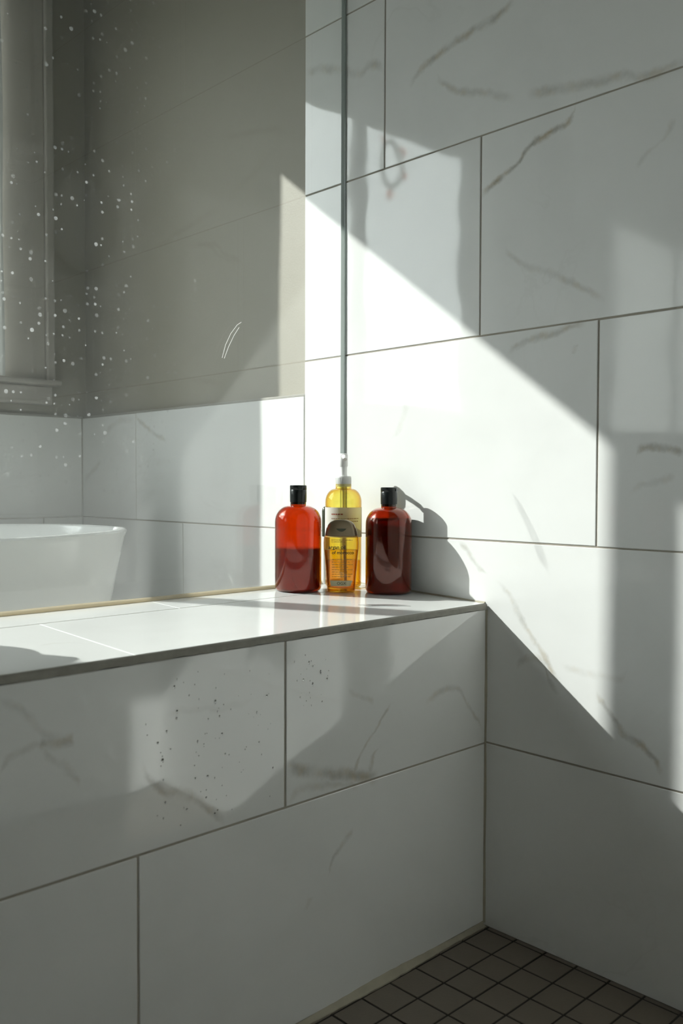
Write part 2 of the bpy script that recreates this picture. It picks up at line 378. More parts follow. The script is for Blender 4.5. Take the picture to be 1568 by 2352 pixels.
# wainscot beside the tub
obj('backer', box(TILE_T, PROUD, Y_TILE_END + 0.001, Y_BACK + PROUD, -0.04, Z_WAINS - 0.0005), M_GROUT, wall_right)
obj('grout', box(0.0012, TILE_T, Y_TILE_END + 0.0006, Y_BACK + TILE_T, 0.0, Z_WAINS - 0.0005), M_GROUT, wall_right)
WROWS = [(0.0, 0.2846, 0.62), (0.2846, 0.5942, 0.82), (0.5942, Z_WAINS + JOINT / 2, 1.0139)]
for z0, z1, j in WROWS:
    for a, b in spans(Y_TILE_END + JOINT, Y_BACK, j):
        block('tile', 0.0, TILE_T, a, b, z0 + (JOINT / 2 if z0 else 0), z1 - JOINT / 2, M_WALL, wall_right, tilt=0.0012)
obj('cap_strip', box(0.0012, PROUD, Y_TILE_END + 0.001, Y_BACK, Z_WAINS, Z_WAINS + 0.005, bevel=0.001), M_EDGE, wall_right)

WZ0, WZ1 = 0.955, 1.866                                  # window openings
WIN = [(-1.72, -0.236, (-1.016, -0.965)), (-3.72, -2.60, (-3.19, -3.14))]
bm = bmesh.new(); YB = Y_BACK + PROUD
xe = PROUD
for x0, x1, _ in WIN:
    add_box(bm, x1 + 0.02, xe, YB, YB + 0.012, -0.06, 2.52)
    add_box(bm, x0 - 0.02, x1 + 0.02, YB, YB + 0.012, -0.06, WZ0 - 0.02)
    add_box(bm, x0 - 0.02, x1 + 0.02, YB, YB + 0.012, WZ1 + 0.02, 2.52)
    xe = x0 - 0.02
add_box(bm, -4.02, xe, YB, YB + 0.012, -0.06, 2.52)
wall_back = tag(obj('wall_back', bm, M_PAINT), kind='structure')
obj('backer', box(-3.9, PROUD - 0.001, Y_BACK + TILE_T, YB, -0.04, Z_WAINS - 0.0005), M_GROUT, wall_back)
obj('grout', box(-3.9, 0.0, Y_BACK + 0.0012, Y_BACK + TILE_T, 0.0, Z_WAINS - 0.0005), M_GROUT, wall_back)
for z0, z1, j in ((0.0, 0.2846, -0.31), (0.2846, 0.5942, -0.105), (0.5942, Z_WAINS + JOINT / 2, -0.51)):
    for a, b in spans(-3.9, -JOINT, j):
        block('tile', a, b, Y_BACK, Y_BACK + TILE_T, z0 + (JOINT / 2 if z0 else 0), z1 - JOINT / 2, M_PLAIN, wall_back, tilt=0.0012)
obj('cap_strip', box(-3.9, 0.0, Y_BACK + 0.0012, YB, Z_WAINS, Z_WAINS + 0.005, bevel=0.001), M_EDGE, wall_back)

# shower end wall behind the camera's right shoulder (mirrored in the ledge)
wall_front = tag(obj('wall_front', box(-1.35, PROUD, Y_FRONT - 0.12, Y_FRONT - TILE_T, -0.06, 2.45), M_GROUT), kind='structure')
for (z0, z1), j in zip(zip(Z_ROWS, Z_ROWS[1:]), [-0.2, -0.4, 0.0, -0.2, -0.4, 0.0, -0.2, -0.4]):
    for a, b in spans(-1.35, 0.0, j):
        block('tile', a, b, Y_FRONT - TILE_T, Y_FRONT, z0 + (JOINT / 2 if z0 else 0), z1 - JOINT / 2, M_PLAIN, wall_front, tilt=0.0012)
tag(obj('wall_left', box(-4.02, -3.9, -2.6, 1.30, -0.06, 2.52), M_HID), kind='structure')
tag(obj('wall_rear', box(-4.02, 0.16, -2.72, -2.6, -0.06, 2.52), M_REAR), kind='structure')
tag(obj('ceiling', box(-4.02, 0.16, -2.72, 1.30, 2.45, 2.56), M_CEIL), kind='structure')

# ------------------------------------------------------------------ floors
floor = tag(obj('floor', box(-3.9, PROUD, -2.6, Y_BACK + 0.02, -0.06, -0.004), M_BFLOOR), kind='structure')
shower_floor = tag(obj('floor_shower', box(-1.62, 0.0, Y_FRONT, -0.0, -0.004, -0.0012), M_MGROUT), kind='structure')
PX, PY, J2 = 0.0538, 0.0513, 0.0030
far_bm = bmesh.new()
xs = [0.0] + [-0.0092 - PX * k for k in range(30)]
ys = [0.0] + [-0.0098 - PY * k for k in range(18)]
for i, (xa, xb) in enumerate(zip(xs, xs[1:])):
    for k, (ya, yb) in enumerate(zip(ys, ys[1:])):
        yb = max(yb, Y_FRONT)
        x0, x1 = xb + J2 / 2, xa - (J2 / 2 if i else 0)
        y0, y1 = yb + J2 / 2, ya - (J2 / 2 if k else 0)
        if y1 - y0 < 0.004: continue
        if i < 16: block('mosaic_tile', x0, x1, y0, y1, -0.0012, 0.0 + random.choice((0, 0.0002)), M_MOSAIC, shower_floor, bevel=0.0005)
        else: add_box(far_bm, x0, x1, y0, y1, -0.0012, 0.0)
tag(obj('mosaic_field', far_bm, M_MOSAIC, shower_floor), kind='stuff')

# ------------------------------------------------------------------ the tiled ledge (low wall under the glass)
LX0 = -1.62
ledge = tag(obj('wall_ledge', box(LX0 + 0.01, -0.0005, TILE_T, 0.338, 0.0, 0.4885), M_GROUT),
            'low white marble-tiled ledge wall carrying the glass and the bottles', None, kind='structure')
ZL = 0.2832; ZF = Z_TOP - 0.0095
for z0, z1, j in ((0.0, ZL, -0.6077), (ZL, ZF + JOINT / 2 - 0.0004, -0.402)):
    for a, b in spans(LX0, -0.0025, j):
        block('tile', a, b, 0.0, TILE_T, z0 + (JOINT / 2 if z0 else 0.006), z1 - JOINT / 2, M_FRONT, ledge, tilt=0.0010)
obj('grout', box(LX0, -0.0005, 0.0010, TILE_T + 0.001, 0.0, ZF - 0.001), M_GROUT, ledge)
def top_tile(x0, x1, y0, y1):
    x0 -= 0.0007 if x0 > LX0 + 0.01 else 0; x1 += 0.0007 if x1 < -0.01 else 0
    zc = ledge_z((y0 + y1) / 2)
    return block('tile', x0, x1, y0, y1, zc - 0.008, zc, M_TOP, ledge, bevel=0.0003, shear=SLOPE)
for a, b in spans(LX0, -0.0015, -0.609): top_tile(a, b, 0.0022, 0.2292 - JOINT / 2)
for a, b in spans(LX0, -0.0015, -0.402): top_tile(a, b, 0.2292 + JOINT / 2, 0.338)
bm = box(LX0, -0.0008, 0.003, 0.338, -0.0092, -0.0014)
for v in bm.verts: v.co.z += ledge_z(v.co.y)
obj('grout_bed', bm, M_GROUT, ledge)
# raw edge of the top tiles and the ragged grout below it
bm = bmesh.new(); N = 160
rows = []
for i in range(N + 1):
    x = LX0 + (-0.0008 - LX0) * i / N
    j1 = random.uniform(-0.0009, 0.0007); j2 = random.uniform(-0.0003, 0.0003)
    rows.append([bm.verts.new((x, y, z)) for y, z in ((0.0024, Z_TOP - 0.0002), (0.0004 + j2 * .4, Z_TOP - 0.0012), (-0.0008, Z_TOP - 0.0026), (-0.0010 + j2, ZF + 0.0006 + j1), (0.0012, ZF - 0.0002 + j1))])
for a, b in zip(rows, rows[1:]):
    for k in range(4): bm.faces.new((a[k], a[k + 1], b[k + 1], b[k]))
bmesh.ops.recalc_face_normals(bm, faces=bm.faces)
obj('edge_strip', bm, M_EDGE, ledge, smooth=True)
# caulk in the corner and along the foot
def fillet(pts_fn, n, mat, name, parent):
    bm = bmesh.new(); rr = [[bm.verts.new(q) for q in pts_fn(i / n)] for i in range(n + 1)]
    m = len(rr[0])
    for a, b in zip(rr, rr[1:]):
        for k in range(m): bm.faces.new((a[k], a[(k + 1) % m], b[(k + 1) % m], b[k]))
    bm.faces.new(rr[0]); bm.faces.new(rr[-1][::-1])
    bmesh.ops.recalc_face_normals(bm, faces=bm.faces)
    return obj(name, bm, mat, parent, smooth=True)
def corner(t):
    z = 0.004 + t * (ZF - 0.004); w = 0.0028 + 0.0006 * math.sin(19 * t) + random.uniform(-.0002, .0002)
    return [(-w, 0.0002, z), (-w * .45, -w * .40, z), (-0.0001, -w * .75, z), (-0.0001, 0.0004, z)]
fillet(corner, 60, M_CAULK, 'corner_caulk', ledge)
def foot(t):
    x = LX0 + t * (-0.004 - LX0); w = 0.0075 + 0.0018 * math.sin(31 * t) + random.uniform(-.0006, .0006)
    return [(x, 0.0003, w), (x, -w * .40, w * .42), (x, -w * .95, 0.0012), (x, -w * .95, -0.001), (x, 0.0003, -0.001)]
fillet(foot, 140, M_CAULK, 'foot_caulk', ledge)
def wallseam(t):
    y = 0.003 + t * (Y_GLASS - 0.004); w = 0.0022 + random.uniform(-.0003, .0003); z = ledge_z(y)
    return [(-w, y, z + 0.0002), (-w * .4, y, z + w * .5), (-0.0001, y, z + w), (-0.0001, y, z - 0.001), (-w, y, z - 0.001)]
fillet(wallseam, 40, M_CAULK, 'wall_caulk', ledge)

# ------------------------------------------------------------------ glass screen on the ledge
screen = tag(empty('glass_screen', (-0.8, Y_GLASS + 0.005, ledge_z(Y_GLASS))),
             'clear frameless shower glass screen with dried water spots standing on the ledge', 'glass screen')
def rel(o, root): o.location = (-root.location.x, -root.location.y, -root.location.z); return o
rel(obj('pane', box(LX0 + 0.05, -0.003, Y_GLASS, Y_GLASS + 0.010, ledge_z(Y_GLASS) + 0.0015, 2.30, bevel=0.0004), M_PANE, screen), screen)
rel(obj('edge_seal', box(-0.0031, -0.0002, Y_GLASS + 0.0005, Y_GLASS + 0.0105, ledge_z(Y_GLASS) + 0.001, 2.30, bevel=0.0005), M_SEAL, screen), screen)
def bead(t):
    x = LX0 + 0.05 + t * (-0.004 - LX0 - 0.05); k = 0.0055 + 0.0004 * math.sin(40 * t) + random.uniform(-.0002, .0002)
    z = ledge_z(Y_GLASS)
    return [(x, Y_GLASS - 0.0002, z + k), (x, Y_GLASS - k * .75, z + k * .72), (x, Y_GLASS - k * 1.0, z + 0.0002), (x, Y_GLASS - 0.0002, z + 0.0002)]
rel(fillet(bead, 90, M_BEAD, 'silicone_bead', screen), screen)

for arc_ in ([(-0.2683, 0.8757), (-0.2616, 0.8967), (-0.2515, 0.9154), (-0.2387, 0.9306), (-0.2309, 0.9356)], [(-0.2641, 0.8754), (-0.2557, 0.8946), (-0.2455, 0.9127), (-0.2352, 0.9269)]):
    rel(obj('curved_streak', add_tube(bmesh.new(), [(x, Y_GLASS - 0.0002, z) for x, z in arc_], 0.00045, 6), M_SHEER, screen), screen)  # thin pale curved marks on the front of the pane

# ------------------------------------------------------------------ window
YF0, YF1 = 1.262, 1.296
def window_unit(name, WX0, WX1, mull, sill_end):
    window = tag(empty(name, (0, 0, 0)), kind='structure')
    bm = bmesh.new()
    add_box(bm, WX1, WX1 + 0.030, YF0 + 0.006, YF1, WZ0, WZ1, bevel=0.002); add_box(bm, WX0 - 0.03, WX0, YF0 + 0.006, YF1, WZ0, WZ1, bevel=0.002)
    add_box(bm, WX0 - 0.03, WX1 + 0.03, YF0 + 0.006, YF1, WZ1, WZ1 + 0.03, bevel=0.002); add_box(bm, WX0 - 0.03, WX1 + 0.03, YF0 + 0.006, YF1, WZ0 - 0.03, WZ0, bevel=0.002)
    obj('frame', bm, M_TRIM, window)
    obj('mullion', box(mull[0], mull[1], YF0, YF1, WZ0, WZ1, bevel=0.002), M_TRIM, window)
    for a, b in ((WX0, mull[0]), (mull[1], WX1)):
        obj('pane', box(a - 0.002, b + 0.002, 1.280, 1.284, WZ0 - 0.003, WZ1 + 0.003), M_WPANE, window)
    for x0, x1, z0, z1, xo in ((WX1 + 0.030, sill_end - 0.028, 0.93, WZ1 + 0.12, sill_end - 0.028), (WX0 - 0.14, WX0 - 0.03, 0.93, WZ1 + 0.12, WX0 - 0.162), (WX0 - 0.03, WX1 + 0.03, WZ1 + 0.03, WZ1 + 0.12, None)):
        obj('casing', box(x0, x1, 1.266, YB - 0.0005, z0, z1, bevel=0.003, seg=2), M_TRIM, window)
        if xo is not None:
            obj('back_band', box(xo, xo + 0.022, 1.258, YB - 0.0005, z0, z1 + 0.01, bevel=0.004, seg=2), M_TRIM, window)
    obj('window_sill', box(WX0 - 0.15, sill_end, 1.235, YB - 0.0005, 0.917, 0.9295, bevel=0.004, seg=2), M_TRIM, window)
    obj('apron', box(WX0 - 0.13, sill_end - 0.010, 1.268, YB - 0.0005, 0.872, 0.9165, bevel=0.003, seg=2), M_TRIM, window)
window_unit('window_1', WIN[0][0], WIN[0][1], WIN[0][2], -0.070)
window_unit('window_2', WIN[1][0], WIN[1][1], WIN[1][2], -2.44)

def curtain(x0, x1, label, fab=None):
    root = tag(empty('curtain', ((x0 + x1) / 2, 1.242, 1.93)), label, 'curtain', 'window curtains')
    bm = bmesh.new(); nx, nz = 90, 24; w = x1 - x0; fold = max(3, round(w / 0.042))
    front = []
    for j in range(nz + 1):
        z = 1.935 - j * (1.935 - 0.9305) / nz; row = []
        for i in range(nx + 1):
            u = i / nx; s = 0.6 + 0.4 * math.sin(3.1 * u + 1.0)
            y = 1.243 + 0.0085 * s * math.sin(2 * math.pi * fold * u + 0.5 * math.sin(3 * j / nz)) 
            edge = 0.0015 * math.sin(j * 0.5 + x0 * 7) * (abs(2 * u - 1) ** 4)
            row.append(bm.verts.new((x0 + w * u + edge - root.location.x, y - root.location.y, z - root.location.z)))
        front.append(row)
    for a, b in zip(front, front[1:]):
        for i in range(nx): bm.faces.new((a[i], a[i + 1], b[i + 1], b[i]))
    obj('fabric', bm, fab or M_CURT, root, smooth=True, angle=180)
    for k in range(5):
        x = x0 + w * (0.08 + 0.21 * k) - root.location.x
        obj('ring', add_tube(bmesh.new(), [(x, 0.001 + 0.011 * math.cos(a), 0.012 + 0.011 * math.sin(a)) for a in [2 * math.pi * i / 14 for i in range(15)]], 0.0012, 6), M_CHROME, root, smooth=True)
        return root
curtain(-0.450, -0.211, 'sheer white curtain gathered at the right side of the window beyond the tub')
curtain(-1.74, -1.468, 'sheer white curtain gathered at the left side of the window, seen only in reflections')
curtain(-3.77, -2.56, 'sheer voile curtain added across the second window to soften its light, left of the picture', M_SHEER)  # unseen curtain added to weaken this window and stop its sun
rod = tag(empty('curtain_rod', (-0.95, 1.243, 1.942)), 'slim chrome curtain rod above the window beyond the tub', 'curtain rod')
rod2 = tag(empty('curtain_rod', (-3.165, 1.243, 1.942)), 'slim chrome curtain rod above the second window, left of the picture', 'curtain rod')
for r_ in (rod, rod2):
    obj('pole', add_tube(bmesh.new(), [(-0.86, 0, 0), (0.86, 0, 0)], 0.006, 14), M_CHROME, r_, smooth=True)
    for sx in (-0.86, 0.86): obj('finial', lathe([(0, -.012), (.008, -.009), (.012, 0), (.008, .009), (0, .012)], n=16, centre=(sx, 0, 0)), M_CHROME, r_, smooth=True)
    for sx in (-0.82, 0.82): obj('bracket', box(sx - .005, sx + .005, 0.004, 0.047, -.006, .006, bevel=.001), M_CHROME, r_)

# suncatcher hanging in the left light, mirrored in the polished tile
sc_ = tag(empty('suncatcher', (-1.10, 1.235, 1.74)), 'clear glass suncatcher with orange diamonds hanging in the window', 'suncatcher')
ring = [(0.050 * math.cos(a), 0, 0.075 * math.sin(a)) for a in [2 * math.pi * i / 28 for i in range(29)]]
obj('hoop', add_tube(bmesh.new(), ring, 0.009, 8), M_SHEER, sc_, smooth=True)
obj('cord', add_tube(bmesh.new(), [(0, 0, 0.078), (0, 0.006, 0.195)], 0.0012, 6), M_WHITE, sc_)
def diamond(x, z, s):
    bm = bmesh.new(); v = [bm.verts.new(q) for q in ((x, 0, z + s), (x + s * .75, 0, z), (x, 0, z - s), (x - s * .75, 0, z), (x, -.006, z), (x, .006, z))]
    for i in range(4):
        bm.faces.new((v[i], v[(i + 1) % 4], v[4])); bm.faces.new((v[(i + 1) % 4], v[i], v[5]))
    bmesh.ops.recalc_face_normals(bm, faces=bm.faces)
    return obj('diamond', bm, M_ORANGE, sc_)
for x, z, s in ((0.0, -0.102, 0.022), (-0.066, -0.03, 0.022), (-0.058, 0.055, 0.018), (0.045, 0.07, 0.016)): diamond(x, z, s)

# ------------------------------------------------------------------ bathtub behind the glass
TUB = dict(cx=-0.952, cy=0.845, a=0.790, b=0.335, h=0.592)
tub = tag(empty('bathtub', (TUB['cx'], TUB['cy'], 0.0)), 'white freestanding oval bathtub with a thin flared rim behind the glass', 'bathtub')
def ringpts(a, b, z, n=112, e=2.35):
    out = []
    for i in range(n):
        t = 2 * math.pi * i / n; c, s = math.cos(t), math.sin(t)
        out.append((a * math.copysign(abs(c) ** (2 / e), c), b * math.copysign(abs(s) ** (2 / e), s), z))
    return out
a, b, h = TUB['a'], TUB['b'], TUB['h']
secs = [(a - .125, b - .095, 0.0), (a - .118, b - .09, .012), (a - .095, b - .072, .12), (a - .058, b - .045, .32), (a - .022, b - .018, .50), (a - .004, b - .003, h - .012), (a, b, h - .004), (a - .004, b - .004, h),
        (a - .016, b - .016, h), (a - .021, b - .021, h - .004), (a - .027, b - .026, h - .02), (a - .07, b - .055, .42), (a - .12, b - .085, .25), (a - .19, b - .125, .16), (a - .28, b - .18, .135)]
bm = bmesh.new(); rings = [[bm.verts.new(q) for q in ringpts(*s)] for s in secs]
for u, w in zip(rings, rings[1:]):
    n = len(u)
    for i in range(n): bm.faces.new((u[i], u[(i + 1) % n], w[(i + 1) % n], w[i]))
bm.faces.new(rings[-1]); bm.faces.new(rings[0][::-1])
bmesh.ops.recalc_face_normals(bm, faces=bm.faces)
obj('basin', bm, M_TUB, tub, smooth=True, angle=60)
obj('drain', lathe([(0, .0), (.028, .0), (.028, .003), (.024, .004), (0, .004)], n=28, centre=(0, 0, .1352)), M_CHROME, tub, smooth=True)

# ------------------------------------------------------------------ bottles on the ledge
def shell(prof, thick, n=56, **k):
    """Closed outer skin plus the matching inner skin."""
    bm = lathe(prof, n=n, **k)
    inner = [(max(r - thick, 0.0) if r > 0 else 0.0, z + (thick if i < 2 else -thick if i == len(prof) - 1 else 0)) for i, (r, z) in enumerate(prof)]
    b2 = lathe(inner, n=n, **k); bmesh.ops.reverse_faces(b2, faces=b2.faces)
    me = bpy.data.meshes.new('tmp'); b2.to_mesh(me); b2.free(); bm.from_mesh(me); bpy.data.meshes.remove(me)
    return bm

def arc(r0, r1, z0, z1, n=9):
    """Shoulder: quarter ellipse from (r0,z0) to (r1,z1)."""
    return [(r1 + (r0 - r1) * math.cos(math.pi / 2 * i / n), z0 + (z1 - z0) * math.sin(math.pi / 2 * i / n)) for i in range(1, n + 1)]

R_B = 0.0377
AMB = [(0.0, 0.0022), (0.024, 0.0016), (0.0315, 0.0), (0.0355, 0.0016), (R_B, 0.0060), (R_B, 0.112)] + arc(R_B, 0.0128, 0.112, 0.1385) + [(0.0126, 0.146)]
def amber_bottle(x, y, label, level, rz=0.0):
    root = tag(empty('amber_bottle', (x, y, ledge_z(y)), rz), label, 'bottle', 'amber shampoo bottles on the ledge')
    obj('body', shell(AMB, 0.0011), M_AMBER, root, smooth=True, angle=60)
    rl = R_B - 0.0012
    if level <= 0.112:
        lp = [(0.0, 0.0036), (0.030, 0.0030), (0.0345, 0.0045), (rl, 0.0085), (rl, level - 0.0008), (rl - 0.0008, level), (0.0, level)]
    else:
        s = [(max(r - 0.0012, 0), z) for r, z in arc(R_B, 0.0128, 0.112, 0.1385) if z < level]
        lp = [(0.0, 0.0036), (0.030, 0.0030), (0.0345, 0.0045), (rl, 0.0085), (rl, 0.112)] + s + [(s[-1][0] - 0.0008, s[-1][1] + .0006), (0.0, s[-1][1] + .0006)]
    obj('liquid', lathe(lp, n=56), M_AMBLIQ, root, smooth=True, angle=60)
    cap = obj('cap', lathe([(0.0, 0.1405), (0.0120, 0.1400), (0.0122, 0.1432), (0.0134, 0.1440), (0.0136, 0.1520), (0.0136, 0.1632), (0.0133, 0.1638), (0.0136, 0.1644), (0.0136, 0.1702), (0.0128, 0.1712), (0.0, 0.1712)], n=40), M_BLACK, root, smooth=True, angle=35)
    bm = bmesh.new(); add_box(bm, -0.0048, 0.0048, -0.0140, -0.0128, 0.1650, 0.1690, bevel=0.0006)
    obj('thumb_tab', bm, M_BLACK, cap)
    return root
VIEW = math.atan2(-0.8318 - 0.2, -1.1073 + 0.08)
amber_bottle(-0.1479, 0.2682, 'half-full amber bottle with black cap, left of the yellow pump bottle', 0.0690, 2.2)
amber_bottle(-0.0410, 0.1670, 'nearly full dark amber bottle with black cap beside the tiled wall', 0.124, 0.4)
amber_bottle(-0.8270, 0.2615, 'amber bottle near the glass, standing left of the picture; only its shadow shows', 0.095, 1.0)
amber_bottle(-0.8650, 0.1620, 'front amber bottle standing left of the picture; only its shadow shows', 0.080, 2.7)

# text helper: flat print, bent round a cylinder where the label is round
def text_mesh(body, size, bold=0.0):
    cu = bpy.data.curves.new('txt', 'FONT'); cu.body = body; cu.size = size; cu.align_x = 'LEFT'; cu.offset = bold
    cu.resolution_u = 3
    o = bpy.data.objects.new('txt', cu); C.objects.link(o)
    dg = bpy.context.evaluated_depsgraph_get()
    me = bpy.data.meshes.new_from_object(o.evaluated_get(dg))
    bpy.data.objects.remove(o); bpy.data.curves.remove(cu)
    bm = bmesh.new(); bm.from_mesh(me); bpy.data.meshes.remove(me)
    return bm

def word_lines(lines, h):
    """Rows of too-small-to-read print as word-length strokes: (x0, x1, z)."""
    bm = bmesh.new(); rnd = random.Random(3)
    for x0, x1, z in lines:
        x = x0
        while x < x1 - 0.001:
            w = min(rnd.uniform(0.0018, 0.0052), x1 - x)
            n = max(1, int(w / 0.0008))
            vs = [[bm.verts.new((x + w * i / n, 0, z + q)) for q in (-h / 2, h / 2)] for i in range(n + 1)]
            for a_, b_ in zip(vs, vs[1:]): bm.faces.new((a_[0], b_[0], b_[1], a_[1]))
            x += w + 0.0009
    return bm

def wrap(bm, r, flat_xy=False):
    """x -> angle round the axis, facing -Y of the object; y (text plane) -> z."""
    for v in bm.verts:
        x, z = v.co.x, (v.co.y if flat_xy else v.co.z)
        t = x / r
        v.co = Vector((r * math.sin(t), -r * math.cos(t), z))
    bmesh.ops.triangulate(bm, faces=bm.faces)
    return bm

# yellow pump bottle
FACE = math.atan2(-0.8318 - 0.262, -1.1073 + 0.052) + math.pi / 2   # turns local -Y to the camera side
pump = tag(empty('pump_bottle', (-0.052, 0.262, ledge_z(0.262)), FACE), 'yellow plastic pump bottle with white pump and label behind the golden oil bottle', 'bottle')
R_P = 0.0308
PP = [(0.0, 0.0020), (0.022, 0.0014), (0.0262, 0.0), (0.0296, 0.0016), (R_P, 0.0050), (R_P, 0.143)] + arc(R_P, 0.0142, 0.143, 0.1655) + [(0.0134, 0.1670), (0.0134, 0.1735)]
obj('body', shell(PP, 0.0009), M_YEL, pump, smooth=True, angle=60)
obj('liquid', lathe([(0.0, 0.0034), (0.0255, 0.0030), (0.0285, 0.0046), (R_P - .0010, 0.0075), (R_P - .0010, 0.0440), (R_P - .0018, 0.0447), (0.0, 0.0447)], n=56), M_YLIQ, pump, smooth=True, angle=60)
bm = bmesh.new(); n = 60; rl = R_P + 0.0003
ang = [-2.35 + 4.7 * i / n for i in range(n + 1)]
lo = [bm.verts.new((rl * math.sin(t), -rl * math.cos(t), 0.0845)) for t in ang]; hi = [bm.verts.new((rl * math.sin(t), -rl * math.cos(t), 0.1345)) for t in ang]
for i in range(n): bm.faces.new((lo[i], lo[i + 1], hi[i + 1], hi[i]))
lab = obj('label', bm, M_LABEL, pump, smooth=True, angle=180)
obj('heading', wrap(word_lines([(-0.0215, -0.0005, 0.1232)], 0.0021), rl + 0.0002), M_INKR, lab)
obj('small_print', wrap(word_lines([(-0.0215, 0.030, 0.1160), (-0.0215, 0.030, 0.1115), (-0.0215, 0.012, 0.1068), (-0.0215, 0.006, 0.1022)], 0.0012), rl + 0.0002), M_INKB, lab)
col = obj('collar', lathe([(0.0, 0.1690), (0.0127, 0.1690), (0.0130, 0.1700), (0.0130, 0.1855), (0.0122, 0.1868), (0.0, 0.1868)], n=44), M_WHITE, pump, smooth=True, angle=35)
bm = bmesh.new()
for i in range(36):
    t = 2 * math.pi * i / 36
    add_box(bm, 0.0129, 0.0133, -0.0004, 0.0004, 0.1712, 0.1842)
    for v in bm.verts[-8:] if False else list(bm.verts)[-8:]: v.co = Matrix.Rotation(t, 3, 'Z') @ v.co
obj('ribs', bm, M_WHITE, col)
obj('stem', lathe([(0.0065, 0.1868), (0.0060, 0.1900), (0.0057, 0.2045), (0.0, 0.2045)], n=28), M_WHITE, pump, smooth=True)
head = obj('pump_head', lathe([(0.0, 0.2030), (0.0068, 0.2030), (0.0074, 0.2040), (0.0074, 0.2215), (0.0070, 0.2236), (0.0050, 0.2248), (0.0, 0.2250)], n=32), M_WHITE, pump, smooth=True, angle=50)
obj('nozzle', add_tube(bmesh.new(), [(0, -0.004, 0.2195), (0.001, -0.016, 0.2192), (0.002, -0.026, 0.2175), (0.0024, -0.030, 0.2140)], 0.0036, 14), M_WHITE, head, smooth=True)
obj('dip_tube', add_tube(bmesh.new(), [(0, 0, 0.1730), (0.0, 0.0005, 0.12), (0.0015, 0.001, 0.060), (0.003, 0.001, 0.010)], 0.0034, 12), M_WHITE, pump, smooth=True)

# flat golden oil bottle in front
ROT = math.atan2(-0.8318 - 0.217, -1.1073 + 0.10) + math.pi / 2
oil = tag(empty('oil_bottle', (-0.1005, 0.2165, ledge_z(0.2165)), ROT), 'small flat golden hair-oil bottle with domed bronze flip cap, in front of the pump bottle', 'bottle')
def flat_ring(hw, hd, z, n=48, e=3.0):
    return [(x, y, z) for x, y, z in ringpts(hw, hd, z, n, e)]
def loft(bm, secs_, close=True, flip=False):
    rr = [[bm.verts.new(q) for q in flat_ring(*s)] for s in secs_]
    fs = []
    for u, w in zip(rr, rr[1:]):
        for i in range(len(u)): fs.append(bm.faces.new((u[i], u[(i + 1) % len(u)], w[(i + 1) % len(u)], w[i])))
    if close: fs.append(bm.faces.new(rr[-1])); fs.append(bm.faces.new(rr[0][::-1]))
    if flip: bmesh.ops.reverse_faces(bm, faces=fs)
    return bm
OS = [(.0205, .0120, 0.0), (.0224, .0135, .0012), (.0230, .0140, .004), (.0236, .0142, .016), (.0250, .0146, .034), (.0268, .0150, .054), (.0284, .0152, .070), (.0287, .0152, .080), (.0280, .0149, .089), (.0264, .0142, .0925)]
bm = loft(bmesh.new(), OS)
loft(bm, [(w - .0011, d - .0011, min(max(z, .0026), .0914)) for w, d, z in OS], flip=True)
obj('body', bm, M_OIL, oil, smooth=True, angle=60)
OL = [(w - .0013, d - .0013, max(z, .0030)) for w, d, z in OS if z < .060] + [(.0269, .0138, .0680)]
obj('oil', loft(bmesh.new(), OL + [(OL[-1][0] - .0006, OL[-1][1] - .0006, OL[-1][2] + .0006)]), M_OILLIQ, oil, smooth=True, angle=60)
CS = [(.0246, .0134, .0905), (.0262, .0144, .0915), (.0262, .0145, .0935), (.0252, .0143, .0985), (.0240, .0140, .1035), (.0239, .01385, .1040), (.0233, .0138, .1045), (.0215, .0132, .1092), (.0180, .0120, .1136), (.0130, .0098, .1166), (.0070, .0060, .1183), (.002, .0018, .1188)]
capo = obj('flip_cap', loft(bmesh.new(), CS), M_CAPB, oil, smooth=True, angle=40)
bm = bmesh.new(); n = 16
top = [bm.verts.new((-.0080 + .016 * i / n, -.0143, .1034)) for i in range(n + 1)]
bot = [bm.verts.new((-.0080 + .016 * i / n, -.0148, .1033 - .0048 * math.sin(math.pi * i / n) ** .7)) for i in range(n + 1)]
inn = [bm.verts.new((-.0080 + .016 * i / n, -.0120, .1030)) for i in range(n + 1)]
for i in range(n):
    bm.faces.new((bot[i], bot[i + 1], top[i + 1], top[i])); bm.faces.new((top[i], top[i + 1], inn[i + 1], inn[i])); bm.faces.new((inn[i], inn[i + 1], bot[i + 1], bot[i]))
bmesh.ops.recalc_face_normals(bm, faces=bm.faces)
obj('thumb_notch', bm, M_OLIVE, capo)
def on_front(bm, yoff=-0.0003, flat_xy=True):
    """Lay print on the bottle's curved front face (local -Y)."""
    for v in bm.verts:
        x, z = v.co.x, (v.co.y if flat_xy else v.co.z)
        k = 0
        while k < len(OS) - 2 and OS[k + 1][2] < z: k += 1
        t = min(max((z - OS[k][2]) / (OS[k + 1][2] - OS[k][2]), 0), 1)
        w = OS[k][0] + t * (OS[k + 1][0] - OS[k][0]); d = OS[k][1] + t * (OS[k + 1][1] - OS[k][1])
        y = -d * (max(1 - (abs(x) / w) ** 3.0, 0.0)) ** (1 / 3.0)
        v.co = Vector((x, y + yoff, z))
    bmesh.ops.triangulate(bm, faces=bm.faces)
    return bm
def subdiv(bm):
    bmesh.ops.subdivide_edges(bm, edges=bm.edges, cuts=2, use_grid_fill=True); return bm
def put(bm, x, z):
    for v in bm.verts: v.co.x += x; v.co.y += z
    return bm
obj('lettering', on_front(put(text_mesh('argan oil', 0.0080, 0.00018), -.0205, .0708)), M_INKK, oil)
obj('lettering', on_front(put(text_mesh('of morocco', 0.0074, 0.00018), -.0150, .0624)), M_INKK, oil)
